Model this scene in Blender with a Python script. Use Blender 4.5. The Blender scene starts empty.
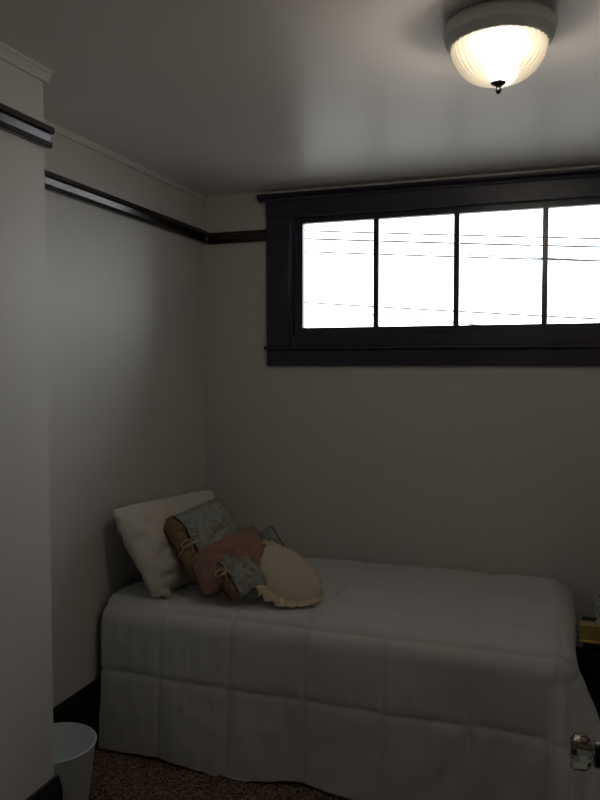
import bpy, bmesh, math, random
from mathutils import Vector, Matrix, noise
S = bpy.context.scene
COL = S.collection
PI = math.pi

# ------------------------------------------------------------------ camera
F_PX, CAM_H = 745.0, 1.56
cd = bpy.data.cameras.new('camera'); cam = bpy.data.objects.new('camera', cd); COL.objects.link(cam)
cd.sensor_fit = 'VERTICAL'; cd.sensor_height = 36.0; cd.lens = F_PX / 800.0 * 36.0
cd.clip_start = 0.02; cd.clip_end = 400
cam.location = (0, 0, CAM_H)
cam.rotation_euler = (PI/2 + math.atan2(-35, F_PX), 0, math.atan2(258, F_PX))
S.camera = cam

# ------------------------------------------------------------------ light
w = bpy.data.worlds.new('world'); S.world = w; w.use_nodes = True
bg = w.node_tree.nodes['Background']; bg.inputs[0].default_value = (0.88, 0.94, 1.0, 1); bg.inputs[1].default_value = 5.2
S.view_settings.view_transform = 'Standard'; S.view_settings.look = 'None'
S.view_settings.exposure = 0.08; S.view_settings.gamma = 1.0; S.view_settings.use_curve_mapping = False
pl = bpy.data.lights.new('window_portal', 'AREA'); pl.shape = 'RECTANGLE'; pl.size = 1.6; pl.size_y = 0.56
pl.cycles.is_portal = True
po = bpy.data.objects.new('window_portal', pl); COL.objects.link(po); po.location = (-0.445, 3.66, 2.01)
po.rotation_euler = (-PI/2, 0, 0)
BULB = 180.0

# ------------------------------------------------------------------ materials
def mat(name, color, rough=0.8, metal=0.0, bump=0.0, bscale=200.0, spec=0.5, coat=0.0, var=0.0, vscale=3.0, sheen=0.0):
    m = bpy.data.materials.new(name); m.use_nodes = True
    nt = m.node_tree; p = nt.nodes['Principled BSDF']
    p.inputs['Base Color'].default_value = (*color, 1)
    p.inputs['Roughness'].default_value = rough; p.inputs['Metallic'].default_value = metal
    p.inputs['Specular IOR Level'].default_value = spec
    p.inputs['Coat Weight'].default_value = coat
    p.inputs['Sheen Weight'].default_value = sheen
    tc = nt.nodes.new('ShaderNodeTexCoord')
    if var:
        n = nt.nodes.new('ShaderNodeTexNoise'); n.inputs['Scale'].default_value = vscale; n.inputs['Detail'].default_value = 4
        nt.links.new(tc.outputs['Object'], n.inputs['Vector'])
        r = nt.nodes.new('ShaderNodeMapRange'); r.inputs[3].default_value = 1-var; r.inputs[4].default_value = 1+var
        nt.links.new(n.outputs[0], r.inputs[0])
        mx = nt.nodes.new('ShaderNodeVectorMath'); mx.operation = 'SCALE'; mx.inputs[0].default_value = color
        nt.links.new(r.outputs[0], mx.inputs['Scale']); nt.links.new(mx.outputs[0], p.inputs['Base Color'])
    if bump:
        n = nt.nodes.new('ShaderNodeTexNoise'); n.inputs['Scale'].default_value = bscale; n.inputs['Detail'].default_value = 5
        nt.links.new(tc.outputs['Object'], n.inputs['Vector'])
        b = nt.nodes.new('ShaderNodeBump'); b.inputs['Strength'].default_value = bump; b.inputs['Distance'].default_value = 0.004
        nt.links.new(n.outputs[0], b.inputs['Height']); nt.links.new(b.outputs[0], p.inputs['Normal'])
    return m

M = {}
M['wall'] = mat('wall_paint', (0.61, 0.595, 0.565), 0.55, bump=0.12, bscale=25, var=0.02)
M['ceiling'] = mat('ceiling_paint', (0.77, 0.735, 0.70), 0.36, spec=0.42, bump=0.05, bscale=9, var=0.015)
M['wood'] = mat('dark_stained_wood', (0.014, 0.0065, 0.0055), 0.20, var=0.3, vscale=12)
M['wood_base'] = mat('dark_baseboard_wood', (0.008, 0.005, 0.005), 0.5, spec=0.25, var=0.3, vscale=12)
M['wood_window'] = mat('dark_window_wood', (0.014, 0.010, 0.024), 0.34, var=0.25, vscale=10)
M['bedspread'] = mat('white_cotton_bedspread', (0.63, 0.63, 0.625), 0.85, bump=0.25, bscale=60, sheen=0.15)
M['sheet'] = mat('white_sheet', (0.6, 0.6, 0.58), 0.9)
M['sham'] = mat('cream_cotton', (0.66, 0.615, 0.52), 0.9, bump=0.2, bscale=90)
M['rose'] = mat('rose_brown_fabric', (0.29, 0.155, 0.115), 0.85, bump=0.3, bscale=130, var=0.15, vscale=25)
M['tan'] = mat('bronze_satin', (0.20, 0.12, 0.045), 0.4, bump=0.4, bscale=90, var=0.35, vscale=30)
M['piping'] = mat('dark_piping', (0.05, 0.022, 0.014), 0.7)
M['cord'] = mat('beige_cord', (0.42, 0.33, 0.2), 0.7)
M['lace'] = mat('cream_lace', (0.62, 0.52, 0.36), 0.9, bump=0.8, bscale=120, var=0.2, vscale=90)
M['creamsat'] = mat('cream_satin', (0.59, 0.51, 0.39), 0.6, bump=0.2, bscale=60)
M['plastic'] = mat('frosted_white_plastic', (0.70, 0.76, 0.79), 0.35)
M['pewter'] = mat('brushed_pewter', (0.72, 0.71, 0.69), 0.4, metal=0.15)
M['plate'] = mat('dark_dimming_plate', (0.07, 0.062, 0.05), 0.8, spec=0.1)  # dark colour chosen to cut the bulb glow inside the dome
M['darkmetal'] = mat('dark_metal', (0.05, 0.045, 0.04), 0.35, metal=0.8)
M['brass'] = mat('polished_brass', (0.90, 0.66, 0.25), 0.22, metal=1.0)
M['black'] = mat('black_lacquer', (0.006, 0.005, 0.005), 0.25)
M['concrete'] = mat('grey_concrete', (0.23, 0.215, 0.195), 0.9, var=0.15)
M['wire'] = mat('black_cable', (0.02, 0.02, 0.02), 0.8)
M['plastic'].node_tree.nodes['Principled BSDF'].inputs['Subsurface Weight'].default_value = 0.0

def brocade(name):
    m = mat(name, (0.2, 0.25, 0.25), 0.6)
    nt = m.node_tree; p = nt.nodes['Principled BSDF']
    tc = nt.nodes.new('ShaderNodeTexCoord')
    n = nt.nodes.new('ShaderNodeTexNoise'); n.inputs['Scale'].default_value = 30; n.inputs['Detail'].default_value = 8; n.inputs['Distortion'].default_value = 1.2
    nt.links.new(tc.outputs['Object'], n.inputs['Vector'])
    r = nt.nodes.new('ShaderNodeValToRGB'); e = r.color_ramp.elements
    e[0].position = 0.46; e[0].color = (0.275, 0.305, 0.295, 1)
    e[1].position = 0.62; e[1].color = (0.235, 0.18, 0.11, 1)
    k = r.color_ramp.elements.new(0.54); k.color = (0.26, 0.27, 0.235, 1)
    nt.links.new(n.outputs[0], r.inputs[0]); nt.links.new(r.outputs[0], p.inputs['Base Color'])
    n2 = nt.nodes.new('ShaderNodeTexNoise'); n2.inputs['Scale'].default_value = 150
    nt.links.new(tc.outputs['Object'], n2.inputs['Vector'])
    b = nt.nodes.new('ShaderNodeBump'); b.inputs['Strength'].default_value = 0.3; b.inputs['Distance'].default_value = 0.003
    nt.links.new(n2.outputs[0], b.inputs['Height']); nt.links.new(b.outputs[0], p.inputs['Normal'])
    return m
M['brocade'] = brocade('blue_brocade')

def carpet_mat():
    m = mat('speckled_carpet', (0.2, 0.1, 0.08), 0.95, spec=0.1)
    nt = m.node_tree; p = nt.nodes['Principled BSDF']
    tc = nt.nodes.new('ShaderNodeTexCoord')
    v = nt.nodes.new('ShaderNodeTexVoronoi'); v.inputs['Scale'].default_value = 150
    nt.links.new(tc.outputs['Object'], v.inputs['Vector'])
    sx = nt.nodes.new('ShaderNodeSeparateColor'); nt.links.new(v.outputs['Color'], sx.inputs[0])
    r = nt.nodes.new('ShaderNodeValToRGB'); r.color_ramp.interpolation = 'CONSTANT'; e = r.color_ramp.elements
    e[0].position = 0; e[0].color = (0.07, 0.048, 0.038, 1)
    e[1].position = 0.3; e[1].color = (0.23, 0.14, 0.10, 1)
    for pos, c in ((0.6, (0.34, 0.235, 0.165)), (0.82, (0.14, 0.125, 0.095)), (0.92, (0.42, 0.31, 0.21))):
        k = e.new(pos); k.color = (*c, 1)
    nt.links.new(sx.outputs[0], r.inputs[0]); nt.links.new(r.outputs[0], p.inputs['Base Color'])
    b = nt.nodes.new('ShaderNodeBump'); b.inputs['Strength'].default_value = 0.9; b.inputs['Distance'].default_value = 0.006; b.invert = True
    nt.links.new(v.outputs['Distance'], b.inputs['Height']); nt.links.new(b.outputs[0], p.inputs['Normal'])
    return m
M['carpet'] = carpet_mat()

def glass_thin():
    m = bpy.data.materials.new('window_glass'); m.use_nodes = True; nt = m.node_tree; nt.nodes.clear()
    o = nt.nodes.new('ShaderNodeOutputMaterial'); t = nt.nodes.new('ShaderNodeBsdfTransparent'); g = nt.nodes.new('ShaderNodeBsdfGlossy')
    g.inputs['Roughness'].default_value = 0.02; mx = nt.nodes.new('ShaderNodeMixShader'); f = nt.nodes.new('ShaderNodeFresnel'); f.inputs[0].default_value = 1.3
    nt.links.new(f.outputs[0], mx.inputs[0]); nt.links.new(t.outputs[0], mx.inputs[1]); nt.links.new(g.outputs[0], mx.inputs[2]); nt.links.new(mx.outputs[0], o.inputs[0])
    return m
M['glass'] = glass_thin()
def glass_solid(name, rough, col=(1, 1, 1)):
    m = mat(name, col, rough); p = m.node_tree.nodes['Principled BSDF']; p.inputs['Transmission Weight'].default_value = 1.0; p.inputs['IOR'].default_value = 1.48
    return m
M['knob_glass'] = glass_solid('clear_knob_glass', 0.03, (0.85, 0.92, 0.88))
def shade_mat():
    m = bpy.data.materials.new('frosted_ribbed_glass'); m.use_nodes = True; nt = m.node_tree; nt.nodes.clear()
    o = nt.nodes.new('ShaderNodeOutputMaterial')
    tr = nt.nodes.new('ShaderNodeBsdfTranslucent'); tr.inputs[0].default_value = (0.95, 0.88, 0.72, 1)
    rf = nt.nodes.new('ShaderNodeBsdfRefraction'); rf.distribution = 'BECKMANN'; rf.inputs['Roughness'].default_value = 0.42; rf.inputs['IOR'].default_value = 1.22; rf.inputs[0].default_value = (1, 0.95, 0.85, 1)
    gl = nt.nodes.new('ShaderNodeBsdfGlossy'); gl.inputs['Roughness'].default_value = 0.25
    tc_ = nt.nodes.new('ShaderNodeBsdfTransparent'); tc_.inputs[0].default_value = (1, 0.96, 0.88, 1)
    df = nt.nodes.new('ShaderNodeBsdfDiffuse'); df.inputs[0].default_value = (0.75, 0.68, 0.52, 1)
    def mix(a, b, f):
        x = nt.nodes.new('ShaderNodeMixShader'); x.inputs[0].default_value = f
        nt.links.new(a.outputs[0], x.inputs[1]); nt.links.new(b.outputs[0], x.inputs[2]); return x
    nt.links.new(mix(mix(mix(tc_, rf, 0.60), mix(tr, df, 0.4), 0.016), gl, 0.02).outputs[0], o.inputs[0])
    return m
M['shade'] = shade_mat()
def emit(name, c, s):
    m = bpy.data.materials.new(name); m.use_nodes = True; p = m.node_tree.nodes['Principled BSDF']
    p.inputs['Emission Color'].default_value = (*c, 1); p.inputs['Emission Strength'].default_value = s; return m
M['bulb'] = emit('lit_bulb', (1.0, 0.94, 0.85), BULB)

# ------------------------------------------------------------------ helpers
def link(name, me, m, parent=None, smooth=False):
    o = bpy.data.objects.new(name, me); COL.objects.link(o)
    if m is not None: me.materials.append(m)
    if smooth:
        for p in me.polygons: p.use_smooth = True
    if parent: o.parent = parent
    return o
def obj(name, bm, m, parent=None, smooth=False):
    bmesh.ops.recalc_face_normals(bm, faces=bm.faces)
    me = bpy.data.meshes.new(name); bm.to_mesh(me); bm.free()
    return link(name, me, m, parent, smooth)
def box(bm, x0, x1, y0, y1, z0, z1, bev=0.0):
    r = bmesh.ops.create_cube(bm, size=1.0); vs = r['verts']
    for v in vs: v.co = Vector(((x0+x1)/2 + v.co.x*(x1-x0), (y0+y1)/2 + v.co.y*(y1-y0), (z0+z1)/2 + v.co.z*(z1-z0)))
    if bev:
        es = list({e for v in vs for e in v.link_edges})
        bmesh.ops.bevel(bm, geom=es, offset=bev, segments=2, affect='EDGES', profile=0.5)
def boxes(name, m, lst, parent=None, bev=0.0):
    bm = bmesh.new()
    for b in lst: box(bm, *b, bev=bev)
    return obj(name, bm, m, parent)
def lathe(bm, prof, cx, cy, cz, n=48, axis='Z', rib=None, close=False):
    """prof: list of (radius, height). rib: function(angle, k) -> radius factor"""
    rings = []
    for k, (r, h) in enumerate(prof):
        ring = []
        for i in range(n):
            a = 2*PI*i/n; rr = r*(rib(a, k) if rib else 1.0)
            p = (rr*math.cos(a), rr*math.sin(a), h)
            if axis == 'X': p = (h, p[0], p[1])
            ring.append(bm.verts.new((cx+p[0], cy+p[1], cz+p[2])))
        rings.append(ring)
    for a, b in zip(rings, rings[1:]):
        for i in range(n): bm.faces.new((a[i], a[(i+1) % n], b[(i+1) % n], b[i]))
    if close:
        bm.faces.new(rings[0]); bm.faces.new(list(reversed(rings[-1])))
def extrude_profile(name, m, prof, p0, p1, out, parent=None):
    """prof: closed list (d, z) with d away from wall along 'out'; swept p0 -> p1"""
    bm = bmesh.new(); A = []; B = []
    o = Vector(out)
    for d, z in prof:
        A.append(bm.verts.new(Vector((p0[0], p0[1], 0)) + o*d + Vector((0, 0, z))))
        B.append(bm.verts.new(Vector((p1[0], p1[1], 0)) + o*d + Vector((0, 0, z))))
    n = len(prof)
    for i in range(n): bm.faces.new((A[i], A[(i+1) % n], B[(i+1) % n], B[i]))
    bm.faces.new(A); bm.faces.new(list(reversed(B)))
    return obj(name, bm, m, parent)
def tube(bm, pts, r, n=6, closed=False):
    P = [Vector(p) for p in pts]; rings = []
    N = len(P)
    for i, p in enumerate(P):
        a = P[(i-1) % N] if (closed or i > 0) else P[i]; b = P[(i+1) % N] if (closed or i < N-1) else P[i]
        t = (b-a).normalized(); u = t.cross(Vector((0, 0, 1)))
        if u.length < 0.05: u = t.cross(Vector((0, 1, 0)))
        u.normalize(); v = t.cross(u)
        rings.append([bm.verts.new(p + (u*math.cos(2*PI*k/n) + v*math.sin(2*PI*k/n))*r) for k in range(n)])
    R = list(zip(rings, rings[1:])) + ([(rings[-1], rings[0])] if closed else [])
    for a, b in R:
        for k in range(n): bm.faces.new((a[k], a[(k+1) % n], b[(k+1) % n], b[k]))
    if not closed: bm.faces.new(rings[0]); bm.faces.new(list(reversed(rings[-1])))
def empty(name, loc=(0, 0, 0)):
    o = bpy.data.objects.new(name, None); COL.objects.link(o); o.location = loc; o.empty_display_size = 0.05; return o
def tag(o, label, cat, group=None, kind=None):
    o['label'] = label; o['category'] = cat
    if group: o['group'] = group
    if kind: o['kind'] = kind
    return o
def struct(o, label, cat):
    o['kind'] = 'structure'; o['label'] = label; o['category'] = cat; return o
def rebase(root, loc):
    """put the Empty at loc while the children's meshes (built in world space) stay where they are"""
    root.location = loc
    for c in root.children: c.location = -Vector(loc)

# ------------------------------------------------------------------ room shell
X0, X1 = -1.77, 1.02          # left and right wall faces
Y0, Y1 = 0.42, 3.57           # front and back wall faces
ZC = 2.44
PX_, PY_ = -1.470, 1.895      # pier face and pier end
T = 0.14
wl = struct(boxes('wall_left', M['wall'], [(X0-T, X0, -1.6, Y1+T, 0, ZC)]), 'plain cream side wall beside the head of the bed', 'wall')
pier = struct(boxes('wall_pier', M['wall'], [(X0+0.001, PX_, Y0, PY_, 0, ZC)]), 'cream wall projection at the left edge of the room', 'wall')
HX0, HX1, HZ0, HZ1 = -1.285, 0.39, 1.70, 2.315   # window opening
struct(boxes('wall_back', M['wall'], [(X0, HX0, Y1, Y1+T, 0, ZC), (HX1, X1+T, Y1, Y1+T, 0, ZC), (HX0, HX1, Y1, Y1+T, 0, HZ0), (HX0, HX1, Y1, Y1+T, HZ1, ZC)]),
       'cream wall behind the bed holding the wide window', 'wall')
struct(boxes('wall_right', M['wall'], [(X1, X1+T, -1.6, Y1, 0, ZC)]), 'cream wall on the right side of the room', 'wall')
DX0, DX1, DZ = -0.72, 0.12, 2.04                 # doorway the photo is taken from
struct(boxes('wall_front', M['wall'], [(X0, DX0, Y0-0.12, Y0, 0, ZC), (DX1, X1, Y0-0.12, Y0, 0, ZC), (DX0, DX1, Y0-0.12, Y0, DZ, ZC)]), 'cream wall with the doorway opposite the bed', 'wall')
struct(boxes('wall_hall', M['wall'], [(X0-T, X1+T, -1.74, -1.6, 0, ZC)]), 'cream hallway wall beyond the doorway', 'wall')
struct(boxes('floor', M['carpet'], [(X0-T, X1+T, -1.74, Y1+T, -0.12, 0)]), 'brown speckled carpet floor', 'floor')
struct(boxes('ceiling', M['ceiling'], [(X0-T, X1+T, -1.74, Y1+T, ZC, ZC+0.15)]), 'off-white semi-gloss painted ceiling', 'ceiling')
struct(boxes('ground', M['concrete'], [(-60, 60, 3.9, 120, -3.2, -3.0)]), 'grey ground outside below the window', 'ground')

# baseboards
BB = [(0, 0), (0.022, 0), (0.022, 0.235), (0.016, 0.255), (0.010, 0.272), (0, 0.275)]
def bb(name, p0, p1, out, lab): struct(extrude_profile(name, M['wood_base'], BB, p0, p1, out), lab, 'baseboard')
bb('baseboard_left', (X0, PY_+0.002), (X0, Y1), (1, 0, 0), 'tall dark wood baseboard along the side wall by the waste bin')
bb('baseboard_back', (X0+0.024, Y1), (X1, Y1), (0, -1, 0), 'tall dark wood baseboard behind the bed')
bb('baseboard_pier', (PX_, Y0+0.03), (PX_, PY_+0.012), (1, 0, 0), 'dark wood baseboard on the projecting wall at left')
bb('baseboard_right', (X1, Y0+0.03), (X1, Y1-0.024), (-1, 0, 0), 'tall dark wood baseboard on the right wall')

# small painted crown
CR = [(0, ZC-0.034), (0.007, ZC-0.034), (0.009, ZC-0.022), (0.018, ZC-0.010), (0.022, ZC-0.009), (0.022, ZC), (0, ZC)]
CR2 = [(0, ZC-0.022), (0.010, ZC-0.022), (0.016, ZC-0.010), (0.020, ZC), (0, ZC)]
struct(extrude_profile('trim_1', M['wall'], CR, (PX_, Y0), (PX_, PY_+0.018), (1, 0, 0)), 'cream crown moulding on the projecting wall at left', 'moulding')
struct(extrude_profile('trim_2', M['wall'], CR2, (X0, PY_), (X0, Y1), (1, 0, 0)), 'thin cream crown moulding along the side wall', 'moulding')

# dark picture rail with a glossy cove between two fillets
def rail(name, p0, p1, out, z0, z1, lab):
    h = z1-z0
    P = [(0, z0), (0.019, z0), (0.021, z0+0.003), (0.021, z0+0.25*h), (0.018, z0+0.28*h)]
    P += [(0.0115, z0+0.30*h), (0.0115+0.23*0.36*h, z0+0.66*h), (0.026, z0+0.68*h), (0.029, z0+0.72*h), (0.029, z1-0.003), (0.027, z1), (0, z1)]
    struct(extrude_profile(name, M['wood'], P, p0, p1, out), lab, 'picture rail')
rail('trim_3', (PX_, Y0), (PX_, PY_+0.012), (1, 0, 0), 2.212, 2.272, 'dark picture rail ending at the corner of the projecting wall')
rail('trim_4', (X0, PY_), (X0, Y1), (1, 0, 0), 2.196, 2.257, 'long dark picture rail on the side wall above the bed head')
CX0, CX1 = -1.409, 0.515                          # outer edges of window casing
rail('trim_5', (X0+0.03, Y1), (CX0, Y1), (0, -1, 0), 2.190, 2.246, 'short dark picture rail between corner and window casing')
rail('trim_6', (CX1, Y1), (X1-0.03, Y1), (0, -1, 0), 2.190, 2.246, 'short dark picture rail right of the window casing')
rail('trim_7', (X1, Y0), (X1, Y1), (-1, 0, 0), 2.196, 2.257, 'dark picture rail on the right wall')

# ------------------------------------------------------------------ window
W = struct(empty('window_1'), 'wide four-pane window in dark wood framing high on the back wall', 'window')
mw = M['wood_window']
boxes('side_casing', mw, [(CX0, HX0, Y1-0.026, Y1, 1.655, 2.30)], W, 0.003)
boxes('side_casing', mw, [(HX1, CX1, Y1-0.026, Y1, 1.655, 2.30)], W, 0.003)
boxes('head_casing', mw, [(CX0-0.001, CX1+0.001, Y1-0.030, Y1, 2.30, 2.384)], W, 0.003)
extrude_profile('head_cap', mw, [(0, 2.384), (0.034, 2.384), (0.037, 2.394), (0.047, 2.400), (0.054, 2.406), (0.054, 2.416), (0, 2.416)], (CX0-0.04, Y1), (CX1+0.04, Y1), (0, -1, 0), W)
boxes('stool', mw, [(CX0-0.008, CX1+0.008, Y1-0.045, Y1, 1.636, 1.655)], W, 0.004)
boxes('apron', mw, [(CX0, CX1, Y1-0.024, Y1, 1.556, 1.636)], W, 0.004)
boxes('jamb', mw, [(HX0, HX0+0.012, Y1, Y1+T, HZ0, HZ1), (HX1-0.012, HX1, Y1, Y1+T, HZ0, HZ1), (HX0+0.012, HX1-0.012, Y1, Y1+T, HZ1-0.012, HZ1), (HX0+0.012, HX1-0.012, Y1, Y1+T, HZ0-0.0, HZ0+0.012)], W)
boxes('inner_stop', mw, [(HX0-0.002, HX1+0.002, Y1-0.012, Y1+0.01, 1.655, HZ0+0.012)], W, 0.002)
GX0, GX1, GZ0, GZ1 = -1.226, 0.333, 1.748, 2.272
ys0, ys1 = Y1+0.012, Y1+0.048
sash = boxes('sash', mw, [(HX0+0.012, GX0, ys0, ys1, HZ0+0.012, HZ1-0.012), (GX1, HX1-0.012, ys0, ys1, HZ0+0.012, HZ1-0.012),
                          (GX0, GX1, ys0, ys1, GZ1, HZ1-0.012), (GX0, GX1, ys0, ys1, HZ0+0.012, GZ0)], W)
mx_ = [-0.850, -0.462, -0.064]
for x in mx_: boxes('muntin', mw, [(x-0.013, x+0.013, ys0+0.004, ys1-0.004, GZ0, GZ1)], sash, 0.003)
edges = [GX0] + mx_ + [GX1]
for a, b in zip(edges, edges[1:]):
    boxes('pane', M['glass'], [(a+0.0135, b-0.0135, ys0+0.017, ys0+0.019, GZ0+0.001, GZ1-0.001)], sash)

# ------------------------------------------------------------------ door standing open at right of the camera
D = struct(empty('door_1', (0.10, Y0, 0)), 'open dark wood door at the right edge with a glass knob', 'door')
dx0, dx1, dy0, dy1 = 0.0785, 0.1165, Y0+0.005, Y0+0.76
bm = bmesh.new(); box(bm, dx0, dx1, dy0, dy1, 0.012, 2.02, 0.002)
dl = obj('door_leaf', bm, M['wood'], None)
dl.parent = D
for z0, z1 in ((0.22, 0.88), (1.12, 1.88)):
    pm = boxes('door_panel', M['wood'], [(dx0-0.006, dx0+0.001, dy0+0.12, dy1-0.12, z0, z1)], D, 0.003)
for z in (0.25, 1.80):
    boxes('hinge', M['brass'], [(dx0-0.004, dx0+0.02, dy0-0.004, dy0+0.001, z-0.045, z+0.045)], D)
KY, KZ = 1.10, 1.014
bm = bmesh.new()
prof = [(0.006, 0.0245), (0.019, 0.0245), (0.0245, 0.029), (0.0255, 0.036), (0.0245, 0.044), (0.0185, 0.051), (0.011, 0.0545), (0.0105, 0.0560), (0.006, 0.0560)]
lathe(bm, prof, 0.0, KY, KZ, 12, 'X', close=True)
knob = obj('door_knob', bm, M['knob_glass'], D); knob['label'] = 'clear faceted glass door knob'
bm = bmesh.new()
lathe(bm, [(0.009, 0.0562), (0.0165, 0.0562), (0.0175, 0.062), (0.0155, 0.0715), (0.020, 0.0725), (0.026, 0.076), (0.027, 0.0784), (0.001, 0.0784)], 0.0, KY, KZ, 32, 'X', close=True)
ro = obj('knob_rosette', bm, M['darkmetal'], D, True)
rebase(D, (0.10, Y0, 0))
# door frame jambs and stop
DF = struct(empty('trim_8'), 'dark wood casing around the doorway', 'door casing')
boxes('casing_side', M['wood'], [(DX0-0.10, DX0, Y0, Y0+0.02, 0, DZ+0.1)], DF)
boxes('casing_head', M['wood'], [(DX0, DX1, Y0, Y0+0.02, DZ, DZ+0.1)], DF)

# ------------------------------------------------------------------ bed under the spread
bed = tag(empty('bed', (-0.85, 3.07, 0)), 'single bed hidden under the white quilted bedspread', 'bed')
boxes('mattress', M['sheet'], [(-1.715, 0.03, 2.61, 3.515, 0.34, 0.555)], bed, 0.03)
boxes('box_spring', M['sheet'], [(-1.71, 0.02, 2.62, 3.51, 0.15, 0.338)], bed, 0.015)
for x in (-1.66, -0.03):
    for y in (2.67, 3.46): boxes('leg', M['black'], [(x-0.025, x+0.025, y-0.025, y+0.025, 0, 0.149)], bed)
rebase(bed, (-0.85, 3.07, 0))

def nz(x, y, z=0.0): return noise.noise(Vector((x, y, z)))
def bedspread():
    ux1, vy0, vy1, r, z0 = -0.020, 2.650, 3.455, 0.090, 0.598
    DROP = 0.650
    u0, u1 = -1.735, ux1+DROP; v0, v1 = vy0-DROP, vy1+0.12
    nu, nv = 330, 230
    us = [-1.47, -1.17, -0.87, -0.57, -0.27, 0.03, 0.31]; vs_ = [3.37, 3.11, 2.85, 2.585, 2.325]
    bm = bmesh.new(); G = []
    for i in range(nu+1):
        u = u0+(u1-u0)*i/nu; row = []
        for j in range(nv+1):
            v = v0+(v1-v0)*j/nv
            cx = min(u, ux1); cy = min(max(v, vy0), vy1)
            ox, oy = u-cx, v-cy
            L = math.hypot(ox, oy); d = max(abs(ox), abs(oy))
            if L > 1e-9: dx, dy = ox/L, oy/L
            else: dx = dy = 0.0
            back = v > vy1
            corner = (ox > 0 and oy < 0)
            cf = min(abs(ox), abs(oy))/max(d, 1e-6) if corner else 0.0
            if back: d = min(d, 0.12)
            if d < r*PI/2:
                R = r*math.sin(d/r); Z = z0-r*(1-math.cos(d/r)); nr, nzv = math.sin(d/r), math.cos(d/r); hang = 0
            else:
                h = d-r*PI/2; hang = h
                tight = min(1.0, max(0.0, (2.93-cy)/0.22)); tight = tight*tight*(3-2*tight)
                flare = ((0.035 if ox <= 0 else 0.010+0.025*tight) + 0.17*tight*(1 if ox > 0 else 0)*min(1.0, abs(ox)/max(d, 1e-6)))*(h/0.5) + 0.05*cf*(h/0.5)
                R = r + flare; Z = z0-r-h; nr, nzv = 1.0, 0.0
            # seams: puffed cells between stitched lines
            su = min(abs(u-s) for s in us); sv = min(abs(v-s) for s in vs_)
            s = min(su, sv); puff = 0.0065*(1-math.exp(-s/0.009)) + 0.005*(1-math.exp(-s/0.05))
            puff += 0.0035*nz(u*9, v*9, 3) + 0.010*nz(u*2.6, v*2.6, 7)
            # pulls running away from the stitches
            puff += 0.0030*nz(u*26, v*7, 1) + 0.002*nz(u*12+v*6, v*12-u*5, 17)
            if hang > 0:
                k = min(1, hang/0.35)
                t = u if oy < 0 and not corner else (v if not corner else math.atan2(oy, ox)*0.35)
                puff += k*(0.016*math.sin(t*9.5+0.6) * (0.6+0.8*nz(t*2, 5)) + 0.015*nz(t*6, hang*1.2, 9) + 0.006*nz(t*15+hang*5, hang*2-t*3, 4))
                if ox > 0: puff *= 0.35+0.65*tight
                if corner: puff += 0.035*k*math.sin(math.atan2(-oy, ox)*6.0)
            sag = -0.008*(0.5+nz(cx*1.5, cy*2, 11)) if d == 0 else 0
            x = cx+dx*(R+puff*nr); y = cy+dy*(R+puff*nr); z = Z+puff*nzv+sag
            if hang > 0.3: z += 0.018*(0.5+nz(u*3, v*3, 21))*(hang-0.3)/0.18
            y = min(y, Y1-0.026); z = max(z, 0.008)
            row.append(bm.verts.new((x, y, z)))
        G.append(row)
    for i in range(nu):
        for j in range(nv): bm.faces.new((G[i][j], G[i+1][j], G[i+1][j+1], G[i][j+1]))
    o = obj('bedspread', bm, M['bedspread'], None, True)
    md = o.modifiers.new('thick', 'SOLIDIFY'); md.thickness = 0.008; md.offset = -1
    return o
bs = tag(bedspread(), 'white quilted bedspread draped to the carpet over the single bed', 'bedspread')

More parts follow.
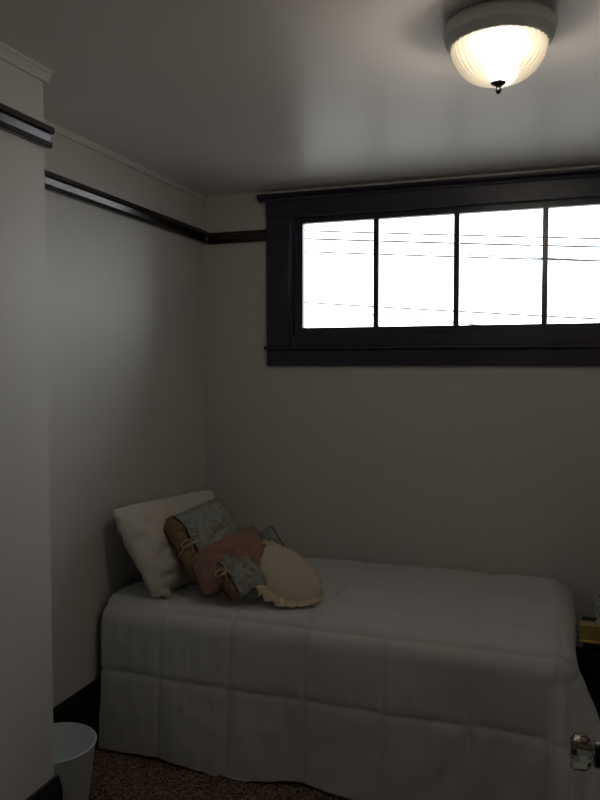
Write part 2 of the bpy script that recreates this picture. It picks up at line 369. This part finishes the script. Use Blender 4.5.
# ------------------------------------------------------------------ cushions
def cushion(name, TL, TR, BL, thick, m, parent=None, p=2.6, pinch=0.06, wr=0.006, seed=0, urange=(-1, 1), n=44, piping=None, grow=1.0, rnd=0.05):
    TL, TR, BL = Vector(TL), Vector(TR), Vector(BL)
    a = (TR-TL)/2*grow; b = (TL-BL)/2*grow; c = (TR+BL)/2; nn = a.cross(b).normalized()
    def pt(u, v, side):
        pr = max(0.0, (1-abs(u)**p)*(1-abs(v)**p))**0.55
        k = 1-rnd*(abs(u*v))**3
        uu = u*(1-pinch*(1-v*v))*k; vv = v*(1-pinch*(1-u*u))*k
        q = c+a*uu+b*vv
        wn = wr*(nz(u*3+seed, v*3, side+seed)+0.5*nz(u*8+seed, v*8, seed))*(0.3+pr)
        edge = wr*1.2*nz(u*5+seed, v*5, 13)*(1-pr)
        return q + nn*(side*(thick/2*pr) + (wn if pr > 0 else 0) + edge)
    bm = bmesh.new(); G = {}
    ua, ub = urange; nuu = max(6, int(n*(ub-ua)/2))
    fr = lambda k, lo, hi, N: lo+(hi-lo)*k/N
    f = lambda t: math.sin(t*PI/2)           # denser near seams
    for side in (1, -1):
        for i in range(nuu+1):
            u = fr(i, ua, ub, nuu); u = f(u) if (ua, ub) == (-1, 1) else u
            for j in range(n+1):
                v = f(fr(j, -1, 1, n))
                if side == -1 and (abs(v) > 0.99999 or abs(u) > 0.99999): G[side, i, j] = G[1, i, j]
                else: G[side, i, j] = bm.verts.new(pt(u, v, side))
        for i in range(nuu):
            for j in range(n):
                q = [G[side, i, j], G[side, i+1, j], G[side, i+1, j+1], G[side, i, j+1]]
                bm.faces.new(q if side == 1 else q[::-1])
    for e, i in ((ua, 0), (ub, nuu)):
        if abs(e) < 0.999:
            for j in range(n):
                vs = []
                for q in (G[1, i, j], G[1, i, j+1], G[-1, i, j+1], G[-1, i, j]):
                    if q not in vs: vs.append(q)
                if len(vs) > 2:
                    try: bm.faces.new(vs)
                    except ValueError: pass
    o = obj(name, bm, m, parent, True)
    if piping:
        pb = bmesh.new(); loop = []
        N = 40
        for k in range(N): loop.append(pt(-1+2*k/N, 1, 1))
        for k in range(N): loop.append(pt(1, 1-2*k/N, 1))
        for k in range(N): loop.append(pt(1-2*k/N, -1, 1))
        for k in range(N): loop.append(pt(-1, -1+2*k/N, 1))
        tube(pb, loop, 0.0035, 6, True)
        obj('piping', pb, piping, o, True)
    return o, pt

# big cream pillow leaning against the side wall
pw, ptw = cushion('pillow', (-1.705, 2.550, 0.990), (-1.665, 3.42, 0.940), (-1.520, 2.585, 0.618), 0.19, M['sham'], p=2.6, pinch=0.06, rnd=0.08, wr=0.016, seed=4, n=70)
# gathered corner flap
bm = bmesh.new()
c0 = Vector((-1.522, 2.635, 0.634))
for k in range(3):
    lathe(bm, [(0.006, -0.018), (0.020-0.003*k, -0.010), (0.022-0.003*k, 0.004), (0.008, 0.018)], c0.x+0.018*k-0.01, c0.y+0.002+0.010*k, c0.z-0.002+0.004*(k % 2), 18, rib=lambda a, kk: 1+0.18*math.sin(3*a+kk), close=True)
g = obj('corner_ruffle', bm, M['sham'], pw, True)
tag(pw, 'large cream pillow leaning against the side wall at the bed head', 'pillow')

def tied_cushion(TL, TR, BL, thick, seed, label, band=-0.62):
    o, pt = cushion('cushion', TL, TR, BL, thick, M['brocade'], seed=seed, urange=(band, 1), p=3.0, pinch=0.04, wr=0.010)
    e, pe = cushion('end_band', TL, TR, BL, thick*0.98, M['tan'], o, seed=seed, urange=(-1, band), p=3.0, pinch=0.04, wr=0.022)
    e['label'] = 'bronze brown satin end band'
    bm = bmesh.new()
    tube(bm, [pt(band, -0.98+1.96*k/40, 1) for k in range(41)], 0.004, 6)
    pp = obj('piping', bm, M['piping'], o, True)
    bm = bmesh.new()
    tube(bm, [pt(-0.995, -1+2*k/40, 1) for k in range(41)], 0.004, 6)
    obj('piping', bm, M['piping'], o, True)
    # cord tied across the band
    bm = bmesh.new(); nn = (pt(0, 0, 1)-pt(0, 0, -1)).normalized()
    q = [pt(-1+0.5*k/14, -0.12+0.10*math.sin(k/14*PI), 1)+nn*0.004 for k in range(15)]
    tube(bm, q, 0.0042, 6)
    c = pt(-0.66, 0.02, 1)+nn*0.006; ax = (pt(-0.5, 0, 1)-pt(-0.8, 0, 1)).normalized(); ay = nn.cross(ax)
    for sgn in (1, -1):
        loop = [c + ax*sgn*0.022*(1-math.cos(t)) + ay*0.012*math.sin(t)*1.2 for t in [2*PI*k/16 for k in range(16)]]
        tube(bm, loop, 0.0035, 6, True)
        tube(bm, [c, c-ay*0.025+ax*sgn*0.010+nn*0.002, c-ay*0.05+ax*sgn*0.018+nn*0.001], 0.003, 6)
    k = obj('cord_tie', bm, M['cord'], o, True)
    return tag(o, label, 'cushion')
tied_cushion((-1.590, 2.75, 0.900), (-1.435, 3.03, 0.975), (-1.395, 2.69, 0.650), 0.15, 1, 'larger blue brocade cushion with tied brown end, propped on cream pillow')
oc, _ = cushion('cushion', (-1.445, 2.735, 0.765), (-1.235, 2.965, 0.868), (-1.31, 2.615, 0.630), 0.135, M['rose'], seed=2, p=2.4, pinch=0.03, rnd=0.08, wr=0.012, piping=M['piping'])
tag(oc, 'rose brown oblong cushion between the two blue brocade cushions', 'cushion')
tied_cushion((-1.360, 2.715, 0.757), (-1.250, 2.86, 0.802), (-1.190, 2.62, 0.634), 0.10, 5, 'smaller blue brocade cushion with tied brown end, in front')
# cream satin cushion with ruffled lace
def ruffled():
    c = Vector((-1.050, 2.855, 0.690)); a = Vector((0.135, 0.045, -0.040)); b = Vector((-0.050, 0.095, 0.085)); nn = a.cross(b).normalized()
    if nn.y > 0: nn = -nn
    bm = bmesh.new(); N = 48; prev = {}
    for side in (1, -1):
        rings = []
        for k in range(13):
            t = math.sin(k/12*PI/2); rr = t
            ring = []
            for i in range(N):
                if k == 12 and side == -1: ring.append(prev[i]); continue
                A = 2*PI*i/N
                h = (1-rr**2.4)**0.6 if rr < 1 else 0
                p = c + a*rr*math.cos(A) + b*rr*math.sin(A) + nn*(side*0.062*h + 0.004*nz(3*math.cos(A)*rr, 3*math.sin(A)*rr, side))
                v = bm.verts.new(p); ring.append(v)
                if k == 12: prev[i] = v
            rings.append(ring)
        for q, w_ in zip(rings, rings[1:]):
            for i in range(N): bm.faces.new((q[i], q[(i+1) % N], w_[(i+1) % N], w_[i]))
    bmesh.ops.remove_doubles(bm, verts=bm.verts, dist=1e-5)
    o = obj('cushion', bm, M['creamsat'], None, True)
    bm = bmesh.new(); rings = []; N = 220
    for k in range(7):
        s = k/6; ring = []
        for i in range(N):
            A = 2*PI*i/N; m_ = 0.5-0.5*math.cos(A-0.25*PI); m_ = m_*m_*(3-2*m_); R = 0.90+(0.06+0.48*m_)*s
            off = s*(0.004+0.012*m_)*math.sin(A*34+0.8*math.sin(A*5)) + s*0.006*nz(A*9, s*3)
            p = c + a*R*math.cos(A)*(1+0.04*s*math.sin(A*17)) + b*R*math.sin(A)*(1+0.06*s) + nn*(0.012+0.030*m_*s+off)
            p.z = max(p.z, 0.618)
            ring.append(bm.verts.new(p))
        rings.append(ring)
    for q, w_ in zip(rings, rings[1:]):
        for i in range(N): bm.faces.new((q[i], q[(i+1) % N], w_[(i+1) % N], w_[i]))
    l = obj('lace_ruffle', bm, M['lace'], o, True); l.modifiers.new('t', 'SOLIDIFY').thickness = 0.002
    return tag(o, 'round cream satin cushion edged in ruffled lace', 'cushion')
ruffled()
ob, _ = cushion('cushion', (-1.365, 3.17, 0.745), (-1.246, 3.20, 0.815), (-1.262, 3.12, 0.635), 0.07, M['brocade'], seed=8, p=2.6, piping=M['piping'])
tag(ob, 'small blue grey cushion with only its tip showing behind the lace cushion', 'cushion')

# ------------------------------------------------------------------ waste bin
b_ = tag(empty('waste_bin', (-1.60, 2.065, 0)), 'white frosted plastic waste bin standing against the dark baseboard', 'waste bin')
bm = bmesh.new()
lathe(bm, [(0.001, 0.004), (0.098, 0.004), (0.102, 0.010), (0.138, 0.272), (0.140, 0.276), (0.1365, 0.276), (0.134, 0.272), (0.099, 0.013), (0.001, 0.010)], 0, 0, 0, 64)
obj('body', bm, M['plastic'], b_, True)
bm = bmesh.new(); tube(bm, [(0.1385*math.cos(2*PI*k/64), 0.1385*math.sin(2*PI*k/64), 0.277) for k in range(64)], 0.0035, 8, True)
obj('rim', bm, M['plastic'], b_, True)

# ------------------------------------------------------------------ nightstand with oil lamp at the foot of the bed
NX0, NX1, NY0, NY1, NZ = 0.125, 0.50, 2.96, 3.38, 0.478
ns = tag(empty('nightstand', ((NX0+NX1)/2, (NY0+NY1)/2, 0)), 'dark nightstand past the foot of the bed under the brass lamp', 'nightstand')
boxes('top', M['black'], [(NX0-0.012, NX1+0.012, NY0-0.012, NY1+0.012, NZ-0.022, NZ)], ns, 0.004)
boxes('body', M['black'], [(NX0+0.01, NX1-0.01, NY0+0.006, NY1, 0.14, NZ-0.0225)], ns, 0.002)
for z0, z1 in ((0.16, 0.29), (0.305, 0.44)):
    dr = boxes('drawer', M['black'], [(NX0+0.025, NX1-0.025, NY0-0.006, NY0+0.0055, z0, z1)], ns, 0.002)
    bm = bmesh.new(); bmesh.ops.create_uvsphere(bm, u_segments=16, v_segments=8, radius=0.012, matrix=Matrix.Translation(((NX0+NX1)/2, NY0-0.017, (z0+z1)/2)))
    obj('knob', bm, M['brass'], dr, True)
for x in (NX0+0.03, NX1-0.03):
    for y in (NY0+0.03, NY1-0.03): boxes('leg', M['black'], [(x-0.018, x+0.018, y-0.018, y+0.018, 0, 0.1395)], ns)
rebase(ns, ((NX0+NX1)/2, (NY0+NY1)/2, 0))
LX, LY = 0.172, 3.03
ol = tag(empty('table_lamp', (LX, LY, NZ)), 'brass based lamp with ribbed glass column on the dark nightstand', 'lamp')
boxes('foot', M['black'], [(-0.066, 0.066, -0.032, 0.032, 0.0005, 0.026)], ol, 0.003)
bm = bmesh.new(); box(bm, -0.078, 0.078, -0.036, 0.022, 0.0262, 0.092, 0.003)
ba = obj('base', bm, M['brass'], ol); ba['label'] = 'polished brass box shaped base'
bm = bmesh.new()
for x in (-0.077, -0.008, 0.008, 0.077): box(bm, x-0.004, x+0.004, -0.040, -0.0355, 0.028, 0.092, 0.0015)
for z in (0.030, 0.090): box(bm, -0.081, 0.081, -0.041, -0.0355, z-0.004, z+0.004, 0.0015)
obj('base_trim', bm, M['brass'], ba)
bm = bmesh.new()
pr = [(0.001, 0.0942)] + [(0.019+0.0045*math.sin(k*1.35), 0.0942+0.005*k) for k in range(22)] + [(0.001, 0.205)]
lathe(bm, pr, 0, 0, 0, 32)
obj('column', bm, M['knob_glass'], ol, True)

# ------------------------------------------------------------------ ceiling light
cl = tag(empty('ceiling_light', (-0.157, 2.02, ZC)), 'lit flush ceiling light with ribbed frosted glass dome and pewter ring', 'ceiling light')
bm = bmesh.new()
lathe(bm, [(0.001, -0.001), (0.128, -0.001), (0.138, -0.006), (0.1425, -0.014), (0.1425, -0.022), (0.139, -0.027), (0.137, -0.034), (0.139, -0.038), (0.137, -0.043), (0.132, -0.046), (0.1335, -0.050), (0.127, -0.053), (0.1285, -0.058), (0.1245, -0.0615)], 0, 0, 0, 72)
obj('pan', bm, M['pewter'], cl, True)
bm = bmesh.new(); lathe(bm, [(0.001, -0.052), (0.1150, -0.053), (0.1240, -0.0600), (0.1230, -0.0612), (0.1150, -0.0595), (0.001, -0.0565)], 0, 0, 0, 48); obj('dimming_plate', bm, M['plate'], cl, True)  # added plate covering the bright pan interior, keeps the dome from glaring
bm = bmesh.new(); pr = []
for k in range(15):
    t = k/14
    pr.append((0.1190*math.cos(t*PI/2*0.97)**0.75, -0.0615-0.0895*math.sin(t*PI/2)**1.25))
rib = lambda a, k: 1+0.03*abs(math.sin(a*18+k*0.16))*(1 if k < 13 else 0)
lathe(bm, pr, 0, 0, 0, 384, rib=rib)
obj('glass_shade', bm, M['shade'], cl, True)
bm = bmesh.new()
lathe(bm, [(a_, b_+0.023) for a_, b_ in [(0.001, -0.160), (0.004, -0.160), (0.004, -0.172), (0.019, -0.173), (0.020, -0.176), (0.016, -0.180), (0.007, -0.183), (0.0045, -0.188), (0.0075, -0.193), (0.0065, -0.199), (0.003, -0.203), (0.001, -0.204)]], 0, 0, 0, 32)
obj('finial', bm, M['darkmetal'], cl, True)
for sx in (-1, 1):
    bm = bmesh.new(); bmesh.ops.create_uvsphere(bm, u_segments=24, v_segments=14, radius=0.024)
    for v in bm.verts: v.co = Vector((v.co.x*1.0+sx*0.006, v.co.y+sx*0.036, v.co.z*1.30-0.103))
    obj('bulb', bm, M['bulb'], cl, True)
bm = bmesh.new(); tube(bm, [(0, 0, -0.0575), (0, 0, -0.136)], 0.002, 8); obj('rod', bm, M['darkmetal'], cl, True)

# ------------------------------------------------------------------ overhead lines outside
def wire(za, zb, x0, x1, y, r, lab):
    # za, zb: heights where the line passes the left and right ends of the window view
    bm = bmesh.new(); pts = []
    for k in range(41):
        x = -24+44*k/40; t = (x-x0)/(x1-x0)
        pts.append((x, y, za+(zb-za)*t + 0.0009*(x-x0)*(x-x1)))
    tube(bm, pts, r, 6)
    tag(obj('power_line', bm, M['wire'], None), lab, 'power line', 'power lines outside the window')
ya = 12.0
G_ = 'black power line crossing the sky outside the window, '
wire(3.807, 3.435, -3.925, 0.542, ya, 0.0132, G_ + 'topmost of the lines')
wire(3.674, 3.311, -3.925, 0.545, ya, 0.0149, G_ + 'second from the top')
wire(3.552, 3.430, -3.925, -2.726, ya, 0.0098, G_ + 'faint third from the top')
wire(3.457, 3.104, -3.924, 0.548, ya, 0.0132, G_ + 'lowest of the upper bundle')
wire(2.604, 2.245, -3.924, 0.563, ya, 0.0132, G_ + 'upper of the two lowest lines')
wire(2.510, 2.243, -3.924, -1.682, ya, 0.0103, G_ + 'faint bottom line')
